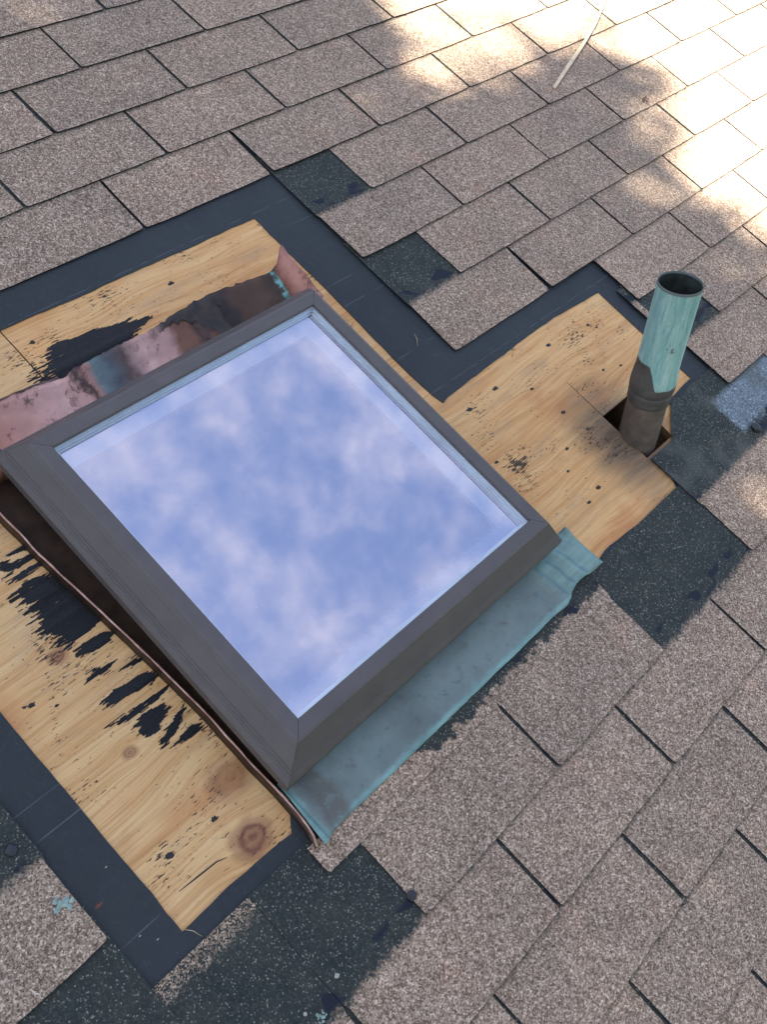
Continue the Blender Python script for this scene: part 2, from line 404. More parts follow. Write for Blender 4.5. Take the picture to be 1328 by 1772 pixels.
def apron_mat():
    t = NT('apron_patina'); o = t.vec('uv'); x = t.xyz(o)
    n1 = t.noise(o, 9, 4, .6); n2 = t.noise(t.mapping(o, (18, 70, 1)), 1, 3, .6); n3 = t.noise(t.mapping(o, (1, 1, 1), (2, 7, 0)), 60, 4, .7)
    ed = t.math('ADD', x[1], t.math('MULTIPLY', t.math('SUBTRACT', n3, .5), .012))
    col = t.ramp(n1, [(.28, (.105, .132, .130)), (.5, (.145, .190, .186)), (.72, (.195, .260, .25))])
    col = t.mix(t.step(n2, .52, .74, 0, .6), col, (.13, .205, .21))
    col = t.mix(t.step(n3, .56, .72, 0, .5), col, (.060, .078, .078))
    col = t.mix(t.step(n1, .56, .74, 0, .55), col, (.085, .085, .080))
    # pale crust along the drip edge, both folded ends
    crust = t.math('MAXIMUM', t.step(ed, -.944, -.953), t.math('MULTIPLY', t.step(x[0], .055, .09), .8))
    crust = t.math('MAXIMUM', crust, t.step(t.math('ADD', x[0], t.math('MULTIPLY', t.math('SUBTRACT', n3, .5), .01)), -.476, -.482))
    col = t.mix(t.math('MULTIPLY', crust, .62), col, t.ramp(n2, [(.3, (.10, .23, .235)), (.7, (.24, .44, .43))]))
    # brown stain at the lower left
    s1 = t.math('MULTIPLY', t.step(t.math('ABSOLUTE', t.math('SUBTRACT', t.math('ADD', x[0], t.math('MULTIPLY', t.math('SUBTRACT', n1, .5), .05)), -.452)), .028, .012), t.step(n3, .30, .5))
    col = t.mix(t.math('MULTIPLY', s1, .7), col, (.095, .085, .075))
    return t.out(col, t.math('ADD', .40, t.math('MULTIPLY', n3, .25)), .25, t.bump(t.math('ADD', n1, t.math('MULTIPLY', n3, .4)), .30, .003), .45)
M_APRON = apron_mat()

def pipe_mat():
    t = NT('pipe_sleeve'); o = t.vec('object'); x = t.xyz(o)
    n1 = t.noise(t.mapping(o, (34, 34, 4)), 1, 4, .65); n2 = t.noise(o, 45, 4, .7); n3 = t.noise(t.mapping(o, (230, 230, 26)), 1, 4, .65)
    teal = t.ramp(n1, [(.30, (.15, .315, .315)), (.5, (.235, .42, .41)), (.70, (.40, .55, .525))])
    teal = t.mix(t.step(n3, .53, .66, 0, .55), teal, (.085, .20, .20))
    teal = t.mix(t.step(n3, .46, .34, 0, .45), teal, (.46, .60, .57))
    ch = t.math('MULTIPLY', t.step(n2, .66, .70), t.step(n1, .45, .55))
    teal = t.mix(t.math('MULTIPLY', ch, .9), teal, (.03, .045, .045))
    grey = t.ramp(n2, [(.3, (.042, .042, .040)), (.7, (.085, .082, .078))])
    # the verdigris stops at a ragged line, higher on the left
    ln = t.math('ADD', t.math('MULTIPLY', t.step(t.math('SUBTRACT', t.math('MULTIPLY', x[0], .80), t.math('MULTIPLY', x[1], .60)), -.012, -.031), .045), t.math('MULTIPLY', t.math('SUBTRACT', t.noise(t.mapping(o, (55, 55, 25)), 1, 4, .7), .5), .010))
    m = t.step(t.math('SUBTRACT', x[2], ln), .1265, .1295)
    col = t.mix(m, grey, teal)
    top = t.step(x[2], .316, .319)
    col = t.mix(top, col, (.10, .12, .115))
    return t.out(col, t.math('SUBTRACT', .62, t.math('MULTIPLY', m, -.1)), .05, t.bump(t.math('ADD', n3, t.math('MULTIPLY', m, .6)), .35, .0015), .4)
M_PIPE = pipe_mat()
M_PIPEIN = simple('pipe_inside', (.030, .038, .034), .7, .1, 60, .5)
M_PIPELOW = simple('pipe_lower', (.105, .082, .072), .62, .1, 40, .35, .3, .002)
M_STICK = simple('pale_lath', (.62, .50, .34), .6, 0, 60, .15)
M_LEAFBITS = simple('leaf_litter', (.10, .06, .035), .8, 0, 60, .3)
M_PALE = simple('pale_fleck', (.36, .37, .34), .8, 0, 60, .2)
M_MINT = simple('mint_lichen', (.24, .34, .31), .9, 0, 120, .3, .5, .002)
M_REDBIT = simple('red_chip', (.13, .062, .045), .7, 0, 60, .2)
M_NEEDLE = simple('dry_needle', (.36, .30, .20), .7, 0, 60, .2)
M_BARK = simple('bark', (.10, .075, .055), .9, 0, 12, .4, .8, .03)
M_HOUSE = simple('house_wall', (.55, .52, .47), .8, 0, 4, .05)
M_GRASS = simple('lawn', (.055, .070, .038), .95, 0, 3, .35)
M_BATTEN = simple('sawn_board', (.15, .09, .05), .7, 0, 30, .25)  # board colour darkened so the pipe hole reads as shaded

def leaf_mat():
    t = NT('leaf'); oi = t.vec('object')
    n = t.noise(oi, 3, 3)
    return t.out(t.ramp(n, [(.3, (.042, .052, .024)), (.7, (.078, .088, .042))]), .6, 0, None, .3)
M_LEAF = leaf_mat()

# ------------------------------------------------------------------ object helpers
def link(o, parent=None):
    C.objects.link(o)
    if parent is not None: o.parent = parent
    return o
def tag(o, label=None, cat=None, group=None, kind=None):
    if label: o['label'] = label
    if cat: o['category'] = cat
    if group: o['group'] = group
    if kind: o['kind'] = kind
    return o
def root_at(o, u, v, n=0.0, upright=False):
    o.location = P(u, v, n)
    if not upright: o.rotation_euler = (PITCH, 0, 0)
    return o
def empty(name, u, v, n=0.0, upright=False):
    o = bpy.data.objects.new(name, None); o.empty_display_size = .05
    return root_at(link(o), u, v, n, upright)
def mesh_obj(name, verts, faces, mat, parent=None, loc=None, uv=None, tab=None, smooth=False):
    me = bpy.data.meshes.new(name)
    me.from_pydata([tuple(v) for v in verts], [], faces)
    me.materials.append(mat)
    if uv is not None:
        l = me.uv_layers.new(name='roof')
        for lp in me.loops: l.data[lp.index].uv = uv[lp.vertex_index]
    if tab is not None:
        l = me.uv_layers.new(name='tab')
        for lp in me.loops: l.data[lp.index].uv = tab[lp.vertex_index]
    if smooth:
        for p in me.polygons: p.use_smooth = True
    me.update()
    o = link(bpy.data.objects.new(name, me), parent)
    if loc is not None: o.location = loc
    return o
def roof_mesh(name, verts, faces, mat, origin, parent=None, smooth=False):
    """verts in roof coordinates; origin = where the object sits on the roof"""
    ou, ov, on = origin
    vs = [(a - ou, b - ov, c - on) for a, b, c in verts]
    o = mesh_obj(name, vs, faces, mat, parent, uv=[(a, b) for a, b, c in verts], smooth=smooth)
    if parent is None: root_at(o, ou, ov, on)
    return o
def fix_normals(o):
    bm = bmesh.new(); bm.from_mesh(o.data); bmesh.ops.recalc_face_normals(bm, faces=bm.faces[:]); bm.to_mesh(o.data); bm.free()
def nz(x, y, z=0): return mnoise.noise(Vector((x, y, z)))

def sheet(name, outer, holes, z0, thick, mat, origin, parent=None, jit=0.0, seg=0.02, sharp=None):
    """a flat sheet with holes; the hole edges may be cut a little unevenly"""
    bm = bmesh.new()
    def loop(pts, j):
        vs = []
        for i, a in enumerate(pts):
            b = pts[(i + 1) % len(pts)]
            L = math.hypot(b[0] - a[0], b[1] - a[1]); n = max(1, int(L / seg)) if j else 1
            for k in range(n):
                f = k / n; x = a[0] + (b[0] - a[0]) * f; y = a[1] + (b[1] - a[1]) * f
                if j:
                    nx, ny = -(b[1] - a[1]) / L, (b[0] - a[0]) / L
                    d = j * (nz(x * 9, y * 9, 4) + .6 * nz(x * 40, y * 40, 7))
                    x += nx * d; y += ny * d
                vs.append(bm.verts.new((x - origin[0], y - origin[1], z0 - origin[2])))
        for i in range(len(vs)): bm.edges.new((vs[i], vs[(i + 1) % len(vs)]))
    loop(outer, 0)
    for h in holes: loop(h, jit)
    bmesh.ops.triangle_fill(bm, use_beauty=True, use_dissolve=False, edges=bm.edges[:])
    bmesh.ops.recalc_face_normals(bm, faces=bm.faces[:])
    if bm.faces and sum(f.normal.z for f in bm.faces) < 0: bmesh.ops.reverse_faces(bm, faces=bm.faces[:])
    top = bm.faces[:]
    ret = bmesh.ops.extrude_face_region(bm, geom=top, use_keep_orig=True)
    for g in ret['geom']:
        if isinstance(g, bmesh.types.BMVert): g.co.z += thick
    bmesh.ops.recalc_face_normals(bm, faces=bm.faces[:])
    uvl = bm.loops.layers.uv.new('roof')
    for f in bm.faces:
        for lp in f.loops: lp[uvl].uv = (lp.vert.co.x + origin[0], lp.vert.co.y + origin[1])
    me = bpy.data.meshes.new(name); bm.to_mesh(me); bm.free(); me.materials.append(mat)
    o = link(bpy.data.objects.new(name, me), parent)
    if parent is None: root_at(o, *origin)
    else: o.location = (origin[0], origin[1], origin[2])
    return o

def box(name, lo, hi, mat, parent=None, origin=None, bev=0.0):
    bm = bmesh.new()
    og = origin or ((lo[0] + hi[0]) / 2, (lo[1] + hi[1]) / 2, lo[2])
    bmesh.ops.create_cube(bm, size=1)
    for v in bm.verts:
        v.co = Vector([lo[i] + (v.co[i] + .5) * (hi[i] - lo[i]) - og[i] for i in range(3)])
    if bev: bmesh.ops.bevel(bm, geom=bm.edges[:], offset=bev, segments=2, affect='EDGES')
    me = bpy.data.meshes.new(name); bm.to_mesh(me); bm.free(); me.materials.append(mat)
    o = link(bpy.data.objects.new(name, me), parent)
    if parent is None: root_at(o, *og)
    else: o.location = og
    return o
def tube(name, pts, radii, mat, parent=None, seg=8, cap=True):
    vs, fs = [], []
    for i, p in enumerate(pts):
        p = Vector(p); a = Vector(pts[max(0, i - 1)]); b = Vector(pts[min(len(pts) - 1, i + 1)])
        d = (b - a).normalized(); x = d.orthogonal().normalized(); y = d.cross(x)
        if i and abs(x.dot(px)) < .99:
            x = (px - d * px.dot(d)).normalized(); y = d.cross(x)
        px = x
        for k in range(seg):
            an = 2 * math.pi * k / seg
            vs.append(p + (x * math.cos(an) + y * math.sin(an)) * radii[i])
    for i in range(len(pts) - 1):
        for k in range(seg):
            k2 = (k + 1) % seg
            fs.append((i * seg + k, i * seg + k2, (i + 1) * seg + k2, (i + 1) * seg + k))
    if cap:
        fs.append(tuple(reversed(range(seg)))); fs.append(tuple(range((len(pts) - 1) * seg, len(pts) * seg)))
    return mesh_obj(name, vs, fs, mat, parent, smooth=True)

# ------------------------------------------------------------------ large structure
TW, TE = .3048, .123977
SMAX = 2.4
TH = .0026           # thickness of one shingle layer
SLOT = .0068

roof = bpy.data.objects.new('roof', None)
RV, RU0, RU1, RTOP = -3.2, -4.2, 6.4, 2.1
def roof_base():
    bm = bmesh.new()
    # slab of four pieces round the opening, then the attic well below it
    U = [RU0, -.62, .66, RU1]; V = [RV, -1.0, -.22, RTOP]
    def cube(l, h):
        vs = [bm.verts.new((x, y, z)) for z in (l[2], h[2]) for y in (l[1], h[1]) for x in (l[0], h[0])]
        for q in ((0, 2, 3, 1), (4, 5, 7, 6), (0, 1, 5, 4), (2, 6, 7, 3), (0, 4, 6, 2), (1, 3, 7, 5)): bm.faces.new([vs[i] for i in q])
    zt, zb = -.0165, -.12
    cube((U[0], V[0], zb), (U[1], V[3], zt)); cube((U[2], V[0], zb), (U[3], V[3], zt))
    cube((U[1] + .001, V[0], zb), (U[2] - .001, V[1], zt)); cube((U[1] + .001, V[2], zb), (U[2] - .001, V[3], zt))
    cube((U[1] - .1, V[1] - .1, -1.10), (U[2] + .1, V[2] + .1, -1.05))
    cube((U[1] - .1, V[1] - .1, -1.05), (U[1] - .05, V[2] + .1, zb - .002)); cube((U[2] + .05, V[1] - .1, -1.05), (U[2] + .1, V[2] + .1, zb - .002))
    cube((U[1] - .05, V[1] - .1, -1.05), (U[2] + .05, V[1] - .05, zb - .002)); cube((U[1] - .05, V[2] + .05, -1.05), (U[2] + .05, V[2] + .1, zb - .002))
    me = bpy.data.meshes.new('roof'); bm.to_mesh(me); bm.free(); me.materials.append(M_DARK)
    return link(bpy.data.objects.new('roof', me))
roof = roof_base()
root_at(roof, 0, 0, 0)
tag(roof, 'shingled roof slope with pinkish grey granules round the opened skylight', None, None, 'structure')

# ground, house body and back slope so that the roof stands on something
g = mesh_obj('ground', [(-400, -400, 0), (400, -400, 0), (400, 400, 0), (-400, 400, 0)], [(0, 1, 2, 3)], M_GRASS)
tag(g, kind='structure')
def house():
    cz, sz = math.cos(PITCH), math.sin(PITCH)
    yf = RV * cz + .35; yr = RTOP * cz; zr = ROOFZ + RTOP * sz
    yb = yr + (yr - yf); ze = ROOFZ + RV * sz
    o = bpy.data.objects.new('house_wall', None)
    x0, x1 = RU0 + .3, RU1 - .3
    zt = ze - .05
    vs = [(x0, yf, 0), (x1, yf, 0), (x1, yb, 0), (x0, yb, 0), (x0, yf, zt), (x1, yf, zt), (x1, yb, zt), (x0, yb, zt), (x0, yr, zr - .28), (x1, yr, zr - .28)]
    w = mesh_obj('house_wall', vs, [(0, 1, 5, 4), (2, 3, 7, 6), (1, 2, 6, 9, 5), (3, 0, 4, 8, 7)], M_HOUSE)
    tag(w, kind='structure')
    a = (yr + .03, zr - .02); b = (yb + .35, ze - .02)
    bs = mesh_obj('rear_roof', [(RU0, a[0], a[1]), (RU1, a[0], a[1]), (RU1, b[0], b[1]), (RU0, b[0], b[1]), (RU0, a[0], a[1] - .15), (RU1, a[0], a[1] - .15), (RU1, b[0], b[1] - .15), (RU0, b[0], b[1] - .15)],
                  [(0, 1, 2, 3), (4, 7, 6, 5), (0, 4, 5, 1), (1, 5, 6, 2), (2, 6, 7, 3), (3, 7, 4, 0)], M_HOUSE)
    tag(bs, kind='structure')
house()

# ------------------------------------------------------------------ shingles: one object per tab, child of the roof
def in_view(u, v, m=.06):
    X = Vector((u, v, .006)) - CC
    x = sum(CR[0][i] * X[i] for i in range(3)); y = sum(CR[1][i] * X[i] for i in range(3)); z = sum(CR[2][i] * X[i] for i in range(3))
    if z < .1: return False
    px = (664 + FPX * x / z) / 1328; py = (886 + FPX * y / z) / 1772
    return -m < px < 1 + m and -m < py < 1 + m

def tab_geo(u0, u1, k, smin=0.0, smax=SMAX, zdrop=False, notch=False, slot=(True, True), seed=0):
    """verts (relative to the tab's lower left corner) of one tab: exposed part narrower by the slot, headlap full width"""
    rnd = random.Random(seed)
    W = (u1 - u0) * TW
    rows = [smin, smin + .035] if smin < .9 else [smin]
    rows += [s for s in ((.33, .66, .95, 1.03, 1.7) + ((1.94, 2.02, 2.2) if notch else ())) if s > rows[-1] + .05 and s < smax - .05] + [smax]
    ncol = max(4, int(round(W / .038)))
    le = SLOT * (.35 + .3 * rnd.random()) if slot[0] else 0
    re = SLOT * (.35 + .3 * rnd.random()) if slot[1] else 0
    ph = rnd.random() * 50
    cur = rnd.uniform(.0000, .0014); cu2 = rnd.uniform(-.6, 1.0) * .0012
    zb0 = .0022 + (0 if not zdrop else 0)
    top, uvs, tabs = [], [], []
    for r, s in enumerate(rows):
        if zdrop:
            za = .0006 + (1.4 * TH - .0006) * min(s, 1) if s < 1 else (SMAX - s) * TH
        else:
            za = (SMAX - s) * TH
        for c in range(ncol + 1):
            f = c / ncol
            gl = le if s < .99 else .0003
            gr = re if s < .99 else .0003
            x = gl + (W - gl - gr) * f
            y = s * TE
            if notch: y = min(s, 1.97 + .43 * max(0, min(1, (x - .086) / .058)) - .02 * (x < .086)) * TE
            if c == 0: x += .0011 * nz(y * 60, ph) * (1 if s < 1 else .3)
            if c == ncol: x += .0011 * nz(y * 60, ph + 9) * (1 if s < 1 else .3)
            if r == 0 and smin < .5:
                y += .0016 * nz(f * 6, ph + 3)
                if c in (0, ncol): x += (.0028 if c == 0 else -.0028); y += .0012
            z = zb0 + za + (cur * max(0, 1 - s * 2.2) * (.4 + f if cu2 > 0 else 1.4 - f) if s < .5 else 0)
            top.append((x, y, z + TH * .90))
            uvs.append((u0 * TW + x, k * TE + y)); tabs.append((x, s))
    n = len(top)
    verts = top + [(x, y, z - TH * .90) for x, y, z in top]
    uvs = uvs * 2; tabs = tabs * 2
    fs = []
    nc = ncol + 1; nr = len(rows)
    for r in range(nr - 1):
        for c in range(ncol):
            a = r * nc + c
            fs.append((a, a + 1, a + nc + 1, a + nc))
    for c in range(ncol): fs.append((c + 1, c, n + c, n + c + 1))
    for r in range(nr - 1):
        a = r * nc; fs.append((a, a + nc, n + a + nc, n + a))
        a = r * nc + ncol; fs.append((a + nc, a, n + a, n + a + nc))
    return verts, fs, uvs, tabs

def make_tab(u0, u1, k, mat=None, label=None, **kw):
    vs, fs, uv, tb = tab_geo(u0, u1, k, seed=int((u0 + 50) * 97 + (k + 60) * 1013), **kw)
    o = mesh_obj('shingle', vs, fs, mat or M_SH, roof, (u0 * TW, k * TE, 0), uv, tb)
    if label: o['label'] = label
    return o

SPECIAL = {}
def present(k, j):
    """tabs of course k: list of (u0, u1, kwargs) for tab index j, or None when it was taken off"""
    u0 = j if k % 2 == 0 else j + .5
    u1 = u0 + 1
    if -9 <= k <= -1:
        # the opened area between u = -2.5 and u = 1 (higher up) or 2.5 (round the pipe)
        right = 1.0 if k >= -4 else 2.5
        if k == -9: return None if (u0 in (-2.5, .5)) else (u0, u1)
        if k == -8: return None if (-3.5 < u0 < 2.9) else (u0, u1)
        if k in (-1, -3) and u0 == .5: return None
        if k == -6 and u0 in (2, -3): return None
        if u0 >= right - .01: return (u0, u1)
        if u1 <= -2.5 + .01: return (u0, u1)
        if k % 2 == 0 and u0 == -3 and k in (-2, -4): return (-3, -2.5)
        return None
    return (u0, u1)

far = []
count = 0
for k in range(-25, 17):
    for j in range(-14, 21):
        r = present(k, j)
        if not r: continue
        u0, u1 = r
        if (u0 + u1) / 2 * TW < RU0 + .1 or (u0 + u1) / 2 * TW > RU1 - .1: continue
        if k * TE < RV or (k + SMAX) * TE > RTOP: continue
        kw = {}; mat = None; label = None
        if k in (0, -4) and ((k == 0 and -2.6 < u0 < 1) or (k == -4 and 1 <= u0 <= 2)): kw['zdrop'] = (k == 0 or u0 <= 1)
        if k == -9 and u0 in (-1.5, -.5): mat = M_RAG; kw['smax'] = 1.38
        if k == -9 and u0 == 1.5:
            mat = M_BLUE; label = 'shingle right of the pipe, dark headlap with a bluish patch'
        if k == -9 and u0 == 2.5: mat = M_BLUE
        if k == -10 and u0 == -3: mat = M_TOP
        if k == -10 and u0 in (-2, 1, 0, -3, -1): label = label or None
        if k in (0, 1) and u0 < 1: kw['smax'] = SMAX
        vis = any(in_view((u0 + a * (u1 - u0)) * TW, (k + s) * TE) for a in (0, .5, 1) for s in (0, .5, 1, 2.3 if -12 < k < -1 else 1))
        if vis:
            count += 1
            if k == -9 and u0 == 1.5:
                # notched at its upper left corner round the hole for the pipe
                kw['notch'] = True
            make_tab(u0, u1, k, mat, label, **kw)
        else:
            far.append((u0, u1, k, kw))
print('shingles', count)
# cut remainders: left end strip under the apron, the sliver at u 2.45, the headlap sliver beside the felt
make_tab(-1.69, -.53, -8, M_STRIP, 'narrow cut strip of shingle under the copper apron', smax=.34, slot=(False, False))
make_tab(2.44, 2.5, -6, M_SH, 'thin dark sliver of cut shingle beside the felt', smin=.62, smax=1.35, slot=(False, False))

vs, fs, uv, tb = [], [], [], []
for u0, u1, k, kw in far:
    a, b, c, d = tab_geo(u0, u1, k, seed=int((u0 + 50) * 97 + (k + 60) * 1013), **kw)
    o = len(vs)
    vs += [(x + u0 * TW, y + k * TE, z) for x, y, z in a]; fs += [tuple(i + o for i in f) for f in b]; uv += c; tb += d
fo = mesh_obj('shingles', vs, fs, M_SH, roof, (0, 0, 0), uv, tb)
fo['kind'] = 'stuff'

# ------------------------------------------------------------------ plywood and felt
PT = .015
sky_hole = [(-.455, -.855), (.085, -.855), (.085, -.315), (-.455, -.315)]
ply1 = sheet('plywood_sheet', [(-1.6, -1.3), (-.3365, -1.3), (-.3365, -.855), (-.455, -.855), (-.455, -.315), (-.3365, -.315), (-.3365, .5), (-1.6, .5)], [], -PT, PT - .0002, M_WOOD, (-.9, -.6, -PT))
tag(ply1, 'bare plywood left of the skylight, knotty and smeared with black tar', 'plywood')
pipe_hole = [(.457, -.868), (.548, -.868), (.552, -.80), (.545, -.756), (.4575, -.756), (.4565, -.665), (.4552, -.665), (.4555, -.757)]
ply2 = sheet('plywood_sheet', [(-.3345, -1.3), (1.5, -1.3), (1.5, .5), (-.3345, .5), (-.3345, -.315), (.085, -.315), (.085, -.855), (-.3345, -.855)], [pipe_hole], -PT, PT - .0002, M_WOOD2, (.4, -.6, -PT))
tag(ply2, 'amber plywood with wavy grain round the green pipe and its square hole', 'plywood')

felt_in = [(-.695, -.918), (-.692, -.06), (.197, -.069), (.196, -.35), (.193, -.47), (.1965, -.541), (.201, -.561), (.219, -.557), (.433, -.549), (.561, -.547), (.707, -.556), (.708, -.67), (.704, -.776), (.707, -.807), (.68, -.808), (.607, -.815), (.60, -.90), (.47, -.91), (.448, -.952), (.424, -.946), (.362, -.943), (.222, -.937), (.182, -.942), (.17, -.90), (.10, -.87), (-.47, -.87), (-.497, -.90), (-.514, -.922), (-.56, -.919), (-.62, -.916)]
felt = sheet('roofing_felt', [(-1.05, -1.12), (.9, -1.12), (.9, .16), (-1.05, .16)], [felt_in], .0004, .0012, M_FELT, (-.9, 0, .0004), jit=.0022, seg=.014)
tag(felt, 'navy black roofing felt framing the bare plywood, faint chalk lines', 'roofing felt')

# tar left on the wood: ragged tongues that follow the grain
def tar_patch(poly, parent, pn, name='tar_patch', label=None, rag=.010, z=.0001, th=.0008, seed=0):
    """a smear of old tar: short runs along the grain, solid in the middle and broken into streaks at both ends"""
    ys = [p[1] for p in poly]; y0, y1 = min(ys) - .002, max(ys) + .002
    dy = .0010; n = max(4, int((y1 - y0) / dy))
    vs, fs = [], []
    for i in range(n):
        yc = y0 + dy * (i + .5); y = min(max(yc, min(ys) + 1e-5), max(ys) - 1e-5)
        xs = [a[0] + (b[0] - a[0]) * (y - a[1]) / (b[1] - a[1]) for a, b in zip(poly, poly[1:] + poly[:1]) if (a[1] <= y < b[1]) or (b[1] <= y < a[1])]
        if len(xs) < 2: continue
        l, r = min(xs), max(xs)
        edge = min(yc - y0, y1 - yc) / .006
        x = l - rag * 3; run = None; dx = .0013
        while x < r + rag * 2.5 + dx:
            e = min((x - l) / (rag * 2.0), (r - x) / (rag * 1.4), 1.2, edge + .1)
            f = e + 1.5 * nz(x * 30, yc * 330, seed) + .9 * nz(x * 85, yc * 800, seed + 4) + .15
            on = f > .18 and x < r + rag * 2.5
            if on and run is None: run = x
            if not on and run is not None:
                if x - run > .0016:
                    b = len(vs); h = z + th * (1 + .5 * nz(run * 30, yc * 90))
                    for px_, py_, pz_ in ((run, yc - dy * .5, h * .4), (x, yc - dy * .5, h * .4), (x, yc + dy * .5, h), (run, yc + dy * .5, h)):
                        vs.append((px_ - pn[0], py_ - pn[1], pz_ - pn[2]))
                    for px_, py_ in ((run, yc - dy * .5), (x, yc - dy * .5), (x, yc + dy * .5), (run, yc + dy * .5)):
                        vs.append((px_ - pn[0], py_ - pn[1], -.0003 - pn[2]))
                    fs += [(b, b + 1, b + 2, b + 3)] + [(b + 4 + k, b + 4 + (k + 1) % 4, b + (k + 1) % 4, b + k) for k in range(4)]
                run = None
            x += dx
    if not fs: return None
    o = mesh_obj(name, vs, fs, M_TAR, parent)
    if label: o['label'] = label
    return o
TARS = [
[(-0.585,-0.440),(-0.567,-0.434),(-0.530,-0.440),(-0.522,-0.451),(-0.510,-0.468),(-0.506,-0.509),(-0.506,-0.535),(-0.535,-0.542),(-0.559,-0.539),(-0.573,-0.546),(-0.589,-0.531),(-0.576,-0.523),(-0.592,-0.511),(-0.585,-0.490),(-0.580,-0.467),(-0.589,-0.452)],
[(-0.583,-0.560),(-0.561,-0.551),(-0.524,-0.553),(-0.515,-0.565),(-0.528,-0.571),(-0.555,-0.568)],
[(-0.580,-0.598),(-0.570,-0.588),(-0.556,-0.594),(-0.539,-0.596),(-0.535,-0.597),(-0.562,-0.602)],
[(-0.541,-0.611),(-0.515,-0.608),(-0.500,-0.619),(-0.518,-0.618)],
[(-0.592,-0.632),(-0.565,-0.628),(-0.524,-0.632),(-0.510,-0.640),(-0.501,-0.648),(-0.523,-0.651),(-0.566,-0.645),(-0.588,-0.645)],
[(-0.606,-0.663),(-0.574,-0.663),(-0.499,-0.667),(-0.527,-0.673),(-0.575,-0.673)],
[(-0.580,-0.685),(-0.565,-0.676),(-0.527,-0.682),(-0.526,-0.693),(-0.560,-0.708),(-0.578,-0.706)],
[(-0.568,-0.722),(-0.552,-0.715),(-0.506,-0.699),(-0.528,-0.719),(-0.567,-0.730)],
[(-0.575,-0.401),(-0.550,-0.401),(-0.517,-0.404),(-0.527,-0.411),(-0.571,-0.412)],
[(-0.562,-0.386),(-0.543,-0.389),(-0.519,-0.384),(-0.525,-0.396),(-0.547,-0.391)],
[(-0.574,-0.419),(-0.546,-0.418),(-0.519,-0.421),(-0.525,-0.427),(-0.569,-0.428)],
[(-0.577,-0.389),(-0.563,-0.394),(-0.566,-0.405),(-0.583,-0.404)],
[(-0.56,-0.735),(-0.52,-0.728),(-0.505,-0.74),(-0.53,-0.742)],
]
for i, p in enumerate(TARS):
    tar_patch(p, ply1, (-.9, -.6, -PT), seed=11 + i * 3, rag=.008 if i == 0 else .0055)
tar_patch([(-0.334,-0.158),(-0.314,-0.137),(-0.272,-0.123),(-0.193,-0.135),(-0.122,-0.152),(-0.102,-0.158),(-0.149,-0.165),(-0.19,-0.19),(-0.334,-0.20)], ply2, (.4, -.6, -PT), seed=70, rag=.014)
def spot(u, v, r, parent, pn, mat=None, name='tar_spot', h=.0012, el=1.4):
    rnd = random.Random(int((u * 1000 + v * 7777)))
    n = 17; vs = []
    for i in range(n):
        a = 2 * math.pi * i / n; q = r * (.6 + .7 * rnd.random())
        vs.append((u + math.cos(a) * q * el, v + math.sin(a) * q * .8, -.0004))
    vs += [((x - u) * .55 + u, (y - v) * .55 + v, h * .8) for x, y, z in vs]
    vs.append((u, v, h))
    fs = [(i, (i + 1) % n, n + (i + 1) % n, n + i) for i in range(n)] + [(n + i, n + (i + 1) % n, 2 * n) for i in range(n)]
    return mesh_obj(name, [(a - pn[0], b - pn[1], c - pn[2]) for a, b, c in vs], fs, mat or M_TAR, parent)
for u, v, r in ((.495, -.585, .0062), (.379, -.635, .0045), (.235, -.598, .0075), (.315, -.594, .0065), (.392, -.705, .0055), (.615, -.598, .0050), (.627, -.612, .0040), (.332, -.761, .0050), (.294, -.793, .0035), (.318, -.849, .0058), (.276, -.858, .0055), (.191, -.702, .0045), (.550, -.688, .0042), (.594, -.702, .0040), (-.039, -.115, .0065), (-.307, -.104, .0055)):
    spot(u, v, r * .8, ply2, (.4, -.6, -PT))
for u, v, r in ((-.577, -.842, .0055), (-.649, -.839, .0075), (-.659, -.58, .006), (-.668, -.577, .003), (-.635, -.60, .003)):
    spot(u, v, r * .8, ply1, (-.9, -.6, -PT))
# long crack in the left sheet
tube('split', [(-.668 + .9, -.880 + .6, PT), (-.64 + .9, -.882 + .6, PT), (-.61 + .9, -.884 + .6, PT), (-.597 + .9, -.8885 + .6, PT)], [.0004, .0011, .0010, .0003], M_TAR, ply1, 5)

# ------------------------------------------------------------------ skylight
U0, U1, V0, V1 = -.444, .066, -.825, -.327
skl = empty('skylight', (U0 + U1) / 2, (V0 + V1) / 2, 0)
tag(skl, 'square skylight with taupe frame, its glass reflecting blue sky and lilac clouds', 'skylight')
SO = ((U0 + U1) / 2, (V0 + V1) / 2, 0)
prof = [(.000, .080), (.000, .0985), (.0012, .1000), (.0195, .1000), (.0235, .0985)]
a0, a1 = Vector((.0235, .0985)), Vector((.0545, .0560))
nrm2 = Vector((a1.y - a0.y, a0.x - a1.x)).normalized() * -1
for f, dpt in ((.16, 0), (.165, .0003), (.175, .0003), (.18, 0), (.62, 0), (.63, .0010), (.65, .0010), (.66, 0), (.71, 0), (.72, .0010), (.74, .0010), (.75, 0), (.80, 0), (.81, .0007), (.83, .0007), (.84, 0), (1, 0)):
    q = a0.lerp(a1, f) - nrm2 * dpt
    prof.append((q.x, q.y))
prof += [(.0550, .0430), (.0535, .0420), (.0300, .0420), (.0300, .0780)]
corners = [(U0, V0), (U1, V0), (U1, V1), (U0, V1)]
dirs = [(-1, -1), (1, -1), (1, 1), (-1, 1)]
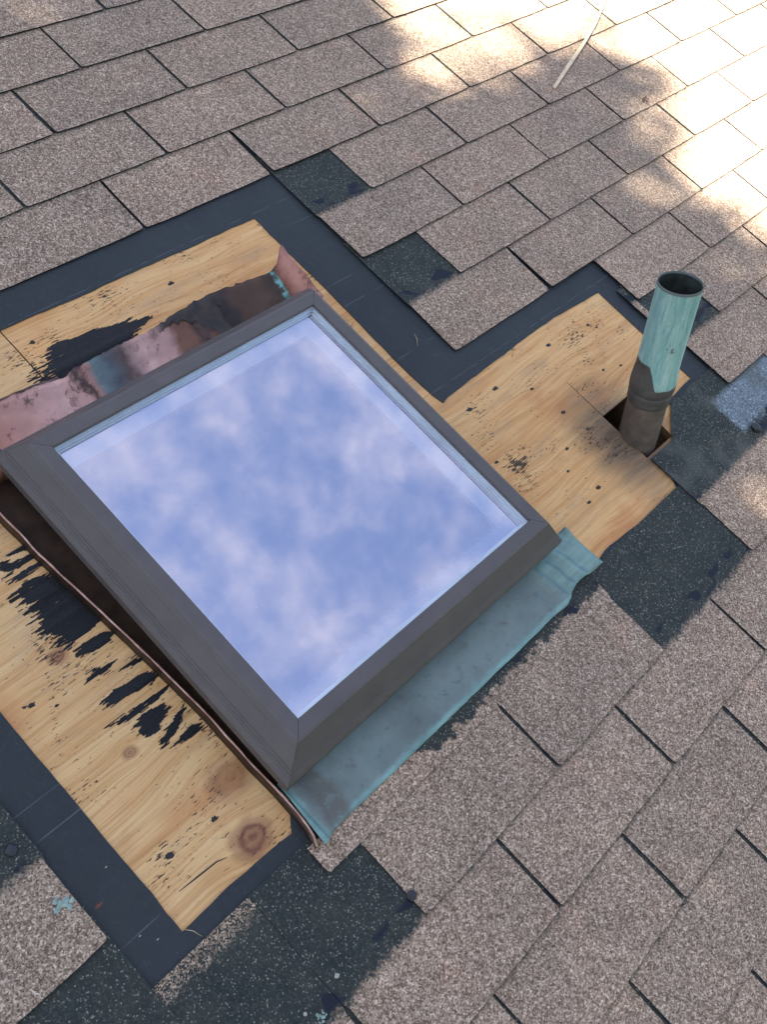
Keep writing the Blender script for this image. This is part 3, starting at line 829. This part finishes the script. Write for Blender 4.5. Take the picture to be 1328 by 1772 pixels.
for i in range(4):
    j = (i + 1) % 4
    vs = []
    e = .00025
    ax = Vector((corners[j][0] - corners[i][0], corners[j][1] - corners[i][1])).normalized()
    for (c, d, s) in ((corners[i], dirs[i], 1), (corners[j], dirs[j], -1)):
        for q, h in prof:
            vs.append((c[0] + d[0] * q + ax.x * e * s - SO[0], c[1] + d[1] * q + ax.y * e * s - SO[1], h))
    m = len(prof)
    fs = [(k, (k + 1) % m, m + (k + 1) % m, m + k) for k in range(m)] + [tuple(range(m - 1, -1, -1)), tuple(range(m, 2 * m))]
    o = mesh_obj('frame_bar', vs, fs, M_FRAME, skl)
    fix_normals(o)
    bv = o.modifiers.new('bevel', 'BEVEL'); bv.width = .0012; bv.segments = 2; bv.limit_method = 'ANGLE'; bv.angle_limit = math.radians(50)
def ring(name, o_, i_, z0, z1, mat, parent):
    (a, b, c, d), (e, f, g_, h) = o_, i_
    vs = []
    for z in (z0, z1):
        vs += [(a, b, z), (c, b, z), (c, d, z), (a, d, z), (e, f, z), (g_, f, z), (g_, h, z), (e, h, z)]
    vs = [(x - SO[0], y - SO[1], z) for x, y, z in vs]
    fs = []
    for k in range(4):
        n = (k + 1) % 4
        fs += [(8 + k, 8 + n, 12 + n, 12 + k), (k, 4 + k, 4 + n, n), (k, n, 8 + n, 8 + k), (4 + k, 12 + k, 12 + n, 4 + n)]
    o = mesh_obj(name, vs, fs, mat, parent)
    fix_normals(o)
    return o
# stepped glazing gasket between frame and glass
for s_, (q, zt) in enumerate(((.0022, .0945), (.0044, .0900), (.0066, .0858))):
    ring('gasket', (U0 - .0002 + s_ * .0022, V0 - .0002 + s_ * .0022, U1 + .0002 - s_ * .0022, V1 + .0002 - s_ * .0022), (U0 + q, V0 + q, U1 - q, V1 - q), .0832, zt, M_GASKET, skl)
gl = box('glass_pane', (U0 - .02, V0 - .02, .0790), (U1 + .02, V1 + .02, .0830), M_GLASS, skl, SO)
gl.location = (0, 0, 0)
# single surface is enough for the pane: keep only its top face
bm = bmesh.new(); bm.from_mesh(gl.data)
bmesh.ops.delete(bm, geom=[f for f in bm.faces if f.normal.z < .5], context='FACES')
bm.to_mesh(gl.data); bm.free()
fog = mesh_obj('condensation', [(0, 0, 0), (U1 - U0, 0, 0), (U1 - U0, .06, 0), (0, .06, 0)], [(0, 1, 2, 3)], M_FOG, gl, (U0 - SO[0], V0 - SO[1], .0810))
ring('sash_ledge', (U0 - .02, V0 - .02, U1 + .02, V1 + .02), (U0 + .004, V0 + .004, .028, -.358), .066, .0755, M_LEDGE, skl)
ring('curb', (-.477, -.862, .100, -.290), (-.447, -.832, .070, -.320), -.10, .0415, M_CURB, skl)
sh = box('light_shaft', (-.415, -.802, -.55), (.028, -.358, .0655), M_SHAFT, skl, SO)
sh.location = (0, 0, 0)
bm = bmesh.new(); bm.from_mesh(sh.data)
bmesh.ops.delete(bm, geom=[f for f in bm.faces if f.normal.z > .5], context='FACES')
bm.to_mesh(sh.data); bm.free()

# ------------------------------------------------------------------ copper flashings
def grid_sheet(name, us, vs_, fn, mat, origin, thick=.0008, parent=None):
    verts, fs = [], []
    nu, nv = len(us), len(vs_)
    uvs = []
    for b in vs_:
        for a in us:
            p = fn(a, b); verts.append((p[0] - origin[0], p[1] - origin[1], p[2] - origin[2])); uvs.append((p[0], p[1]))
    for j in range(nv - 1):
        for i in range(nu - 1):
            k = j * nu + i; fs.append((k, k + 1, k + nu + 1, k + nu))
    o = mesh_obj(name, verts, fs, mat, parent, uv=uvs, smooth=True)
    if parent is None: root_at(o, *origin)
    else: o.location = origin
    sd = o.modifiers.new('thick', 'SOLIDIFY'); sd.thickness = thick; sd.offset = 0
    return o
def lin(a, b, n): return [a + (b - a) * i / (n - 1) for i in range(n)]
def interp(t, pts):
    if t <= pts[0][0]: return pts[0][1]
    for (a, x), (b, y) in zip(pts, pts[1:]):
        if t <= b: return x + (y - x) * (t - a) / (b - a)
    return pts[-1][1]
def ss(x, a, b):
    t = max(0, min(1, (x - a) / (b - a))); return t * t * (3 - 2 * t)

# head pan: curb up-stand, pan, free upper edge bent up off the wood, right end folded up
head_edge = [(-.60, -.184), (-.425, -.191), (-.371, -.195), (-.322, -.203), (-.305, -.196), (-.243, -.194), (-.164, -.198), (-.109, -.190), (-.049, -.186), (.001, -.187), (.048, -.193), (.085, -.198), (.108, -.200), (.125, -.196), (.147, -.187)]
def head_fn(a, b):                    # b: 0 free edge .. 1 foot of curb .. 1.3 up the curb
    ve = interp(a, head_edge) + (.0030 * nz(a * 60, 3) + .0022 * nz(a * 170, 6)) * (1 if a < .09 else 0)
    lift = .030 + .006 * nz(a * 9, 2) + .004 * ss(a, .09, .147)
    if b <= 1:
        v = ve + (-.2895 - ve) * b
        n = lift * (1 - b) ** 2.0 + .0035 + .0022 * nz(a * 14, b * 3, 1) * (1 - abs(2 * b - 1))
    else:
        v = -.2895 - .0005; n = .0035 + (b - 1) / .3 * .036
    # right end: folded up in a wall that leans outward
    f = ss(a, .098, .150)
    n = n + f * .034 * min(1, .45 + b) if b <= 1 else n
    # the fold pulls the corner out into a beak
    if b < .25: v += .012 * ss(a, .118, .147) * (1 - b * 4)
    return (a, v, n + .0016 * nz(a * 40, b * 6, 5) + .0022 * nz(a * 75, b * 9, 6))
hd = grid_sheet('head_flashing', lin(-.60, .09, 110) + lin(.094, .150, 16), lin(0, 1, 15) + [1.15, 1.3], head_fn, M_HEAD, (-.2, -.25, 0))
def under_fn(a, b):
    v = -.174 - .004 * ss(a, -.42, -.33) + .003 * nz(a * 50, 2) - .055 * b
    return (a, v, .004 + .006 * (1 - b) * (1 - ss(a, -.36, -.325)) + .002 * nz(a * 30, b * 4, 3))
grid_sheet('under_lap', lin(-.60, -.318, 40), lin(0, 1, 7), under_fn, simple('purple_copper', (.105, .062, .060), .45, .45, 45, .55, .3, .003), (0, 0, 0), parent=hd)
hd.children[0].location = (.2, .25, 0)
tag(hd, 'bent copper flashing behind the skylight, pink at left and tarred brown', 'copper flashing')
# side pan on the left with a rolled rim
rimuv = [(-.965, -.507), (-.957, -.505), (-.94, -.4965), (-.88, -.4945), (-.826, -.497), (-.723, -.4985), (-.62, -.506), (-.54, -.514), (-.417, -.526), (-.335, -.530), (-.18, -.534)]
def side_fn(a, b):                    # a across 0..1, b = v
    ur = interp(b, rimuv) - .0018 + .0018 * nz(b * 25, 3)
    if b < -.868:
        w = ss(b, -.868, -.885)
        if a > .9: return (ur - .0022, b, .0004)
        return (ur + (.010 - .010 * max(0, a)) * (1 - w) + w * .0035 * (1 - a), b, .004 + .0145 * a / .9)
    pts = [(0, (-.4785, .040)), (.25, (-.4790, .006)), (.35, (-.484, .004)), (.7, (ur + .006, .004)), (.82, (ur + .0022, .0055)), (.9, (ur, .0185 + .0016 * nz(b * 18, 8))), (1, (ur - .0022, .0004))]
    u_ = interp(a, [(t, q[0]) for t, q in pts]); n_ = interp(a, [(t, q[1]) for t, q in pts])
    return (u_, b, n_)
sdp = grid_sheet('side_flashing', [0, .12, .25, .35, .5, .7, .82, .9, .91, 1], lin(-.957, -.18, 70), side_fn, M_SIDE, (-.5, -.6, 0))
tag(sdp, 'dark copper side flashing with a bright rolled rim left of the skylight', 'copper flashing')
rp = []
for b in lin(-.957, -.18, 60):
    ur = interp(b, rimuv) - .0018 + .0018 * nz(b * 25, 3)
    rp.append((ur + .5, b + .6, .0190 + .0016 * nz(b * 18, 8)))
rr = [.0017 + .0009 * nz(i * .7, 5) for i in range(len(rp))]
tube('rolled_rim', rp, rr, M_RIM, sdp, 7)
# apron below the skylight
def apron_fn(a, b):                   # b: 0 drip edge .. 1 foot of curb .. 1.3 up
    ve = -.9565 + .0022 * nz(a * 22, 1) + .0012 * nz(a * 70, 4)
    if a > .066: ve += ss(a, .066, .11) * .012 - ss(a, .12, .168) * .004
    if b <= 1: v = ve + (-.8640 - ve) * b; n = .0078 + (1 - b) ** 2 * .0045 + .0007 * nz(a * 12, b * 4, 2)
    else: v = -.8640; n = .0078 + (b - 1) / .3 * .033 * (1 - ss(a, .092, .102))
    if a < -.465: v -= .006 * ss(a, -.470, -.4905) * max(0, 1 - b)
    if a < -.465: a -= .0065 * ss(a, -.465, -.4905) * max(0, 1 - b * 1.2)
    fold = ss(a, .066, .080)
    if b <= 1:
        # creased right end: ridge, three folds, outer lip turned up
        rid = math.exp(-((a - .068) / .004) ** 2) * .0055
        w = (a - .07) / .1
        n += rid + fold * (.0036 * (1 + math.sin(w * 23 + b * 2.6 + .6 * nz(b * 3, 1))) * (1 - b * .35) + .002 + .0022 * nz(a * 60, b * 5, 3) + .009 * ss(a, .10, .150) + .011 * ss(a, .152, .167))
        # left end: upturned lip
        n += .008 * ss(a, -.482, -.490) + math.exp(-((a + .474) / .004) ** 2) * .002
    return (a, v, n)
apn = grid_sheet('apron_flashing', lin(-.4905, -.47, 14) + lin(-.465, .055, 70) + lin(.058, .168, 46), lin(0, 1, 16) + [1.15, 1.3], apron_fn, M_APRON, (-.2, -.92, 0))
tag(apn, 'blue green patina copper apron below the skylight, right end crumpled', 'copper flashing')
# right side pan, mostly hidden by the frame
def rside_fn(a, b):
    pts = [(0, (.1012, .040)), (.3, (.102, .005)), (.7, (.150, .004)), (1, (.1565, .0125))]
    return (interp(a, [(t, q[0]) for t, q in pts]) + (.002 * nz(b * 20, 3) if a > .5 else 0), b, interp(a, [(t, q[1]) for t, q in pts]))
rsp = grid_sheet('side_flashing', [0, .15, .3, .5, .7, .85, 1], lin(-.864, -.300, 30), rside_fn, M_SIDE, (.13, -.6, 0))
tag(rsp, 'copper side flashing hidden along the right edge of the skylight', 'copper flashing')

# ------------------------------------------------------------------ vent pipe (stands plumb)
PB = (.485, -.825)
pr = empty('vent_pipe', PB[0], PB[1], 0, True)
tag(pr, 'green copper vent pipe standing in a square hole in the plywood', 'pipe')
def lathe(name, prof_, mat, parent, seg=40, oval=0.0, smooth=True):
    vs, fs = [], []
    for r, z in prof_:
        for k in range(seg):
            a = 2 * math.pi * k / seg
            rr_ = r * (1 + oval * math.cos(2 * a + .6) + .006 * nz(math.cos(a) * 2, math.sin(a) * 2, z * 9))
            vs.append((rr_ * math.cos(a), rr_ * math.sin(a), z))
    for i in range(len(prof_) - 1):
        for k in range(seg):
            k2 = (k + 1) % seg
            fs.append((i * seg + k, i * seg + k2, (i + 1) * seg + k2, (i + 1) * seg + k))
    return mesh_obj(name, vs, fs, mat, parent, smooth=smooth)
lathe('sleeve', [(0.0389, .108), (0.0404, .112), (0.0409, .120), (0.0407, .130), (0.0397, .142), (0.0380, .158), (0.0376, .175), (0.0376, .25), (0.0378, .30), (0.0382, .3150), (0.0387, .3180), (0.0387, .3200), (0.0382, .3215), (0.0368, .3215), (0.0365, .3180)], M_PIPE, pr, oval=.012)
lathe('sleeve_inside', [(0.0365, .3180), (0.0362, .30), (0.0359, .20), (0.0355, .05), (0.0017, .045)], M_PIPEIN, pr, oval=.012)
lathe('pipe_collar', [(0.0359, .082), (0.0380, .084), (0.0390, .088), (0.0384, .092), (0.0390, .096), (0.0397, .101), (0.0390, .106), (0.0372, .108)], M_PIPE, pr, oval=.008)
lathe('lower_pipe', [(0.0359, -.80), (0.0359, -.02), (0.0362, .03), (0.0360, .06), (0.0358, .0825)], M_PIPELOW, pr, oval=.006)
# sawn board seen inside the hole
bd = box('rafter_edge', (.553, -.90, -.105), (.590, -.70, -.018), M_BATTEN)
tag(bd, 'sawn board edge seen inside the square hole right of the pipe', 'board')

# ------------------------------------------------------------------ small things
def lump(name, u, v, n, r, mat, label, cat, flat=.5, seed=1, group=None):
    bm = bmesh.new(); bmesh.ops.create_icosphere(bm, subdivisions=3, radius=1)
    for q in bm.verts:
        d = 1 + .28 * nz(q.co.x * 1.6 + seed, q.co.y * 1.6, q.co.z * 1.6) + .12 * nz(q.co.x * 4 + seed, q.co.y * 4, q.co.z * 4)
        q.co *= r * d; q.co.z = q.co.z * flat + r * flat * .55
    me = bpy.data.meshes.new(name); bm.to_mesh(me); bm.free(); me.materials.append(mat)
    for p in me.polygons: p.use_smooth = True
    o = root_at(link(bpy.data.objects.new(name, me)), u, v, n)
    return tag(o, label, cat, group)
lump('tar_lump', .7175, -.9655, .0095, .0105, M_TARBLOB, 'round black tar lump on the bluish patch right of the pipe', 'tar lump', .5, 3)
lump('tar_lump', .792, -.960, .0095, .0100, M_TARBLOB, 'black tar lump cut by the right picture edge beside the pipe', 'tar lump', .5, 8)
lump('pebble', -.592, -1.084, .0085, .0031, M_PALE, 'pale pebble by a joint below the skylight left corner', 'pebble', .6, 2)
lump('pebble', -.650, -1.087, .0085, .0025, M_PALE, 'small pale pebble nearest the bottom picture edge', 'pebble', .6, 12)
lump('tar_lump', -.786, -.7135, .0075, .0075, M_TARBLOB, 'black tar lump at the left picture edge beside the felt', 'tar lump', .4, 15)
lump('tar_lump', -.452, -1.085, .0095, .0070, M_TARBLOB, 'black tar lump on the shingle edge below the apron corner', 'tar lump', .35, 21)
def lichen(u, v, n, r, mat, label, cat, seed, name='lichen'):
    rnd = random.Random(seed); vs, fs = [], []
    for q in range(16):
        a = rnd.random() * 6.28; d = r * rnd.random() ** .5
        cx, cy = math.cos(a) * d * 1.2, math.sin(a) * d; rr_ = r * rnd.uniform(.18, .42); b = len(vs)
        vs.append((cx, cy, .0012 + rnd.random() * .0006))
        for i in range(6):
            w = 6.28 * i / 6; vs.append((cx + math.cos(w) * rr_ * rnd.uniform(.7, 1.2), cy + math.sin(w) * rr_ * rnd.uniform(.7, 1.2), 0))
        fs += [(b, b + 1 + i, b + 1 + (i + 1) % 6) for i in range(6)]
    o = mesh_obj(name, vs, fs, mat); root_at(o, u, v, n)
    return tag(o, label, cat)
lichen(-.781, -.801, .0100, .0105, M_MINT, 'mint green lichen patch on the shingle at lower left', 'lichen', 4)
lichen(-.638, -1.103, .0082, .0060, M_MINT, 'pale green lichen fleck at the bottom picture edge', 'lichen', 9)
st = []
pts = [(1.124, -.093, .0135), (1.23, -.056, .0150), (1.34, -.019, .0160), (1.46, .026, .0150), (1.60, .090, .0140)]
def strip(name, pts, w, h, mat, label, cat):
    vs, fs = [], []
    for i, p in enumerate(pts):
        a = Vector(pts[max(0, i - 1)]); b = Vector(pts[min(len(pts) - 1, i + 1)]); d = (b - a).normalized(); s = Vector((-d.y, d.x, 0)).normalized()
        ww = w[i] / 2
        for sx, sz in ((-1, 0), (1, 0), (1, 1), (-1, 1)): vs.append(Vector(p) + s * ww * sx + Vector((0, 0, h * sz)))
    for i in range(len(pts) - 1):
        for k in range(4):
            n = (k + 1) % 4; fs.append((i * 4 + k, i * 4 + n, i * 4 + 4 + n, i * 4 + 4 + k))
    m = (len(pts) - 1) * 4
    fs += [(3, 2, 1, 0), (m, m + 1, m + 2, m + 3)]
    o = pts[0]
    ob = roof_mesh(name, vs, fs, mat, o)
    fix_normals(ob)
    return tag(ob, label, cat)
strip('wood_lath', pts, [.0075, .0090, .0080, .0055, .0040], .0025, M_STICK, 'thin pale lath lying across the sunlit shingles at top right', 'lath')
# scraps: dry leaf clump, needle on felt, chips
def clump(u, v, n, seed, label):
    rnd = random.Random(seed); vs, fs = [], []
    for q in range(9):
        c = Vector((rnd.uniform(-.011, .011), rnd.uniform(-.008, .008), rnd.uniform(.001, .007))); a = rnd.random() * 6.28
        d = Vector((math.cos(a), math.sin(a), rnd.uniform(-.3, .5))) * rnd.uniform(.004, .008); s = Vector((-math.sin(a), math.cos(a), rnd.uniform(-.3, .3))) * rnd.uniform(.002, .0035); b = len(vs)
        vs += [c - d, c + s, c + d, c - s, c - d * .9 - Vector((0, 0, .0006)), c + s - Vector((0, 0, .0006)), c + d - Vector((0, 0, .0006)), c - s - Vector((0, 0, .0006))]
        fs += [(b, b + 1, b + 2, b + 3), (b + 4, b + 7, b + 6, b + 5)]
    o = mesh_obj('leaf_scrap', vs, fs, M_LEAFBITS); root_at(o, u, v, n)
    return tag(o, label, 'leaf scrap')
clump(1.340, -.230, .011, 3, 'small dark leaf scrap on a shingle near the sunlight at upper right')
nd = tube('pine_needle', [(0, 0, 0), (.008, .009, .003), (.015, .022, .001)], [.0006, .0007, .0004], M_NEEDLE, None, 5)
tag(root_at(nd, .253, -.447, .0024), 'pale dry needle on the felt right of the skylight', 'needle')
nd = tube('pine_needle', [(0, 0, 0), (.006, -.008, .002), (.010, -.020, .001)], [.0005, .0006, .0003], M_NEEDLE, None, 5)
tag(root_at(nd, -.692, -.918, .0024), 'dry needle at the lowest corner of the bare plywood', 'needle')
ch = spot(0, 0, .0034, None, (0, 0, 0), M_REDBIT, 'bark_chip', .0016, 1.5)
tag(root_at(ch, -.749, -.829, .0020), 'reddish bark chip on the felt at lower left', 'bark chip')
for i, (u, v, lb) in enumerate(((-.722, -.905, 'white paint fleck on the felt near its lowest corner'), (-.735, -.888, 'white paint fleck on the felt above the reddish chip'), (-.715, -.80, 'tiny white fleck on the felt midway down the left side'))):
    ch = spot(0, 0, .0012, None, (0, 0, 0), M_PALE, 'paint_fleck', .0010, 1.4)
    tag(root_at(ch, u, v, .0018), lb, 'paint fleck')

# ------------------------------------------------------------------ the tree that shades the roof
LIT = [(3.0, 1.6), (1.35, 1.3), (1.0, .75), (.90, .40), (.84, .28), (.765, .19), (.70, .09), (.69, .00), (.74, -.035), (.835, -.055), (.93, -.055), (1.03, -.03), (1.11, -.015), (1.22, -.005), (1.33, -.03), (1.385, -.10), (1.385, -.18), (1.31, -.26), (1.17, -.31), (1.07, -.36), (1.06, -.43), (1.12, -.53), (1.06, -.66), (1.11, -.80), (1.35, -1.0), (3.0, -1.6)]
HOLES = [(.645, -1.045, .085), (-.285, -1.33, .052), (-.275, -1.25, .040), (1.02, -.44, .0), (.45, 1.0, .10)]
def inside(p, poly):
    x, y = p; r = False
    for (a, b), (c, d) in zip(poly, poly[1:] + poly[:1]):
        if (b > y) != (d > y) and x < (c - a) * (y - b) / (d - b) + a: r = not r
    return r
TI = TILT.inverted()
SR = TI.to_3x3() @ SUN               # sun direction in roof coordinates
def shadow_uv(w):
    q = TI @ (w - ORIG)
    t = q.z / SR.z
    return q.x - SR.x * t, q.y - SR.y * t
def tree(base, centre, rad, n, label, seed):
    rnd = random.Random(seed)
    r = bpy.data.objects.new('broadleaf_tree', None); link(r); r.location = base
    tag(r, label, 'tree')
    c = Vector(centre); b = Vector(base); h = c - b
    tube('trunk', [(0, 0, 0), (h.x * .15, h.y * .1, h.z * .35), (h.x * .6, h.y * .5, h.z * .75), (h.x, h.y, h.z * 1.1)], [.32, .24, .17, .05], M_BARK, r, 10)
    for i in range(9):
        a = i * 2.4; z = .55 + .05 * i
        s = Vector((h.x * z * .8, h.y * z * .8, h.z * z))
        e = Vector((h.x, h.y, h.z)) + Vector((math.cos(a) * rad * .7, math.sin(a) * rad * .7, rnd.uniform(-.3, .6) * rad))
        if any(inside(shadow_uv(b + s.lerp(e, f)), LIT) for f in (.5, .75, 1)): continue
        tube('limb', [s, s.lerp(e, .5) + Vector((0, 0, .2)), e], [.09, .06, .02], M_BARK, r, 6)
    vs, fs = [], []
    clusters = []
    k = 0
    while k < n:
        p = Vector((rnd.uniform(-1, 1), rnd.uniform(-1, 1), rnd.uniform(-1, 1)))
        if p.length > 1: continue
        p = c + Vector((p.x * rad, p.y * rad, p.z * rad * .85))
        k += 1
        su, sv = shadow_uv(p)
        if inside((su + .03 * nz(su * 6, sv * 6) + rnd.gauss(0, .09), sv + .03 * nz(su * 6, sv * 6, 5) + rnd.gauss(0, .09)), LIT): continue
        if any((su - a) ** 2 + (sv - d) ** 2 < q * q for a, d, q in HOLES): continue
        a = Vector((rnd.gauss(0, 1), rnd.gauss(0, 1), rnd.gauss(0, .6))).normalized() * rnd.uniform(.05, .085)
        d = a.cross(Vector((rnd.gauss(0, 1), rnd.gauss(0, 1), rnd.gauss(0, 1)))).normalized() * rnd.uniform(.025, .045)
        p = p - b; i = len(vs)
        vs += [p - a, p + d, p + a, p - d]; fs.append((i, i + 1, i + 2, i + 3))
    o = mesh_obj('crown', vs, fs, M_LEAF, r)
    return r
CEN = P(.35, -.45) + SUN * 12.0
tree((-7.4, 1.2, 0), CEN, 3.1, 60000, 'tall broadleaf tree beside the house shading the roof', 3)
tree((-8.5, -8.0, 0), (-7.6, -7.6, 9.5), 4.6, 26000, 'broad unseen tree added behind the photographer to cut sky light', 5)  # this tree and those below are unseen, added to block sky light
tree((0.5, -11.0, 0), (0.3, -10.4, 9.0), 4.8, 26000, 'round unseen tree added downhill of the eaves to deepen the shade', 8)
tree((-7.5, 9.5, 0), (-6.8, 9.0, 10.5), 4.8, 26000, 'unseen tree added beyond the far left corner of the house to block low sky', 9)
tree((1.5, 13.5, 0), (1.0, 12.6, 10.0), 5.0, 26000, 'tall unseen tree added beyond the ridge to dim the sky light', 12)
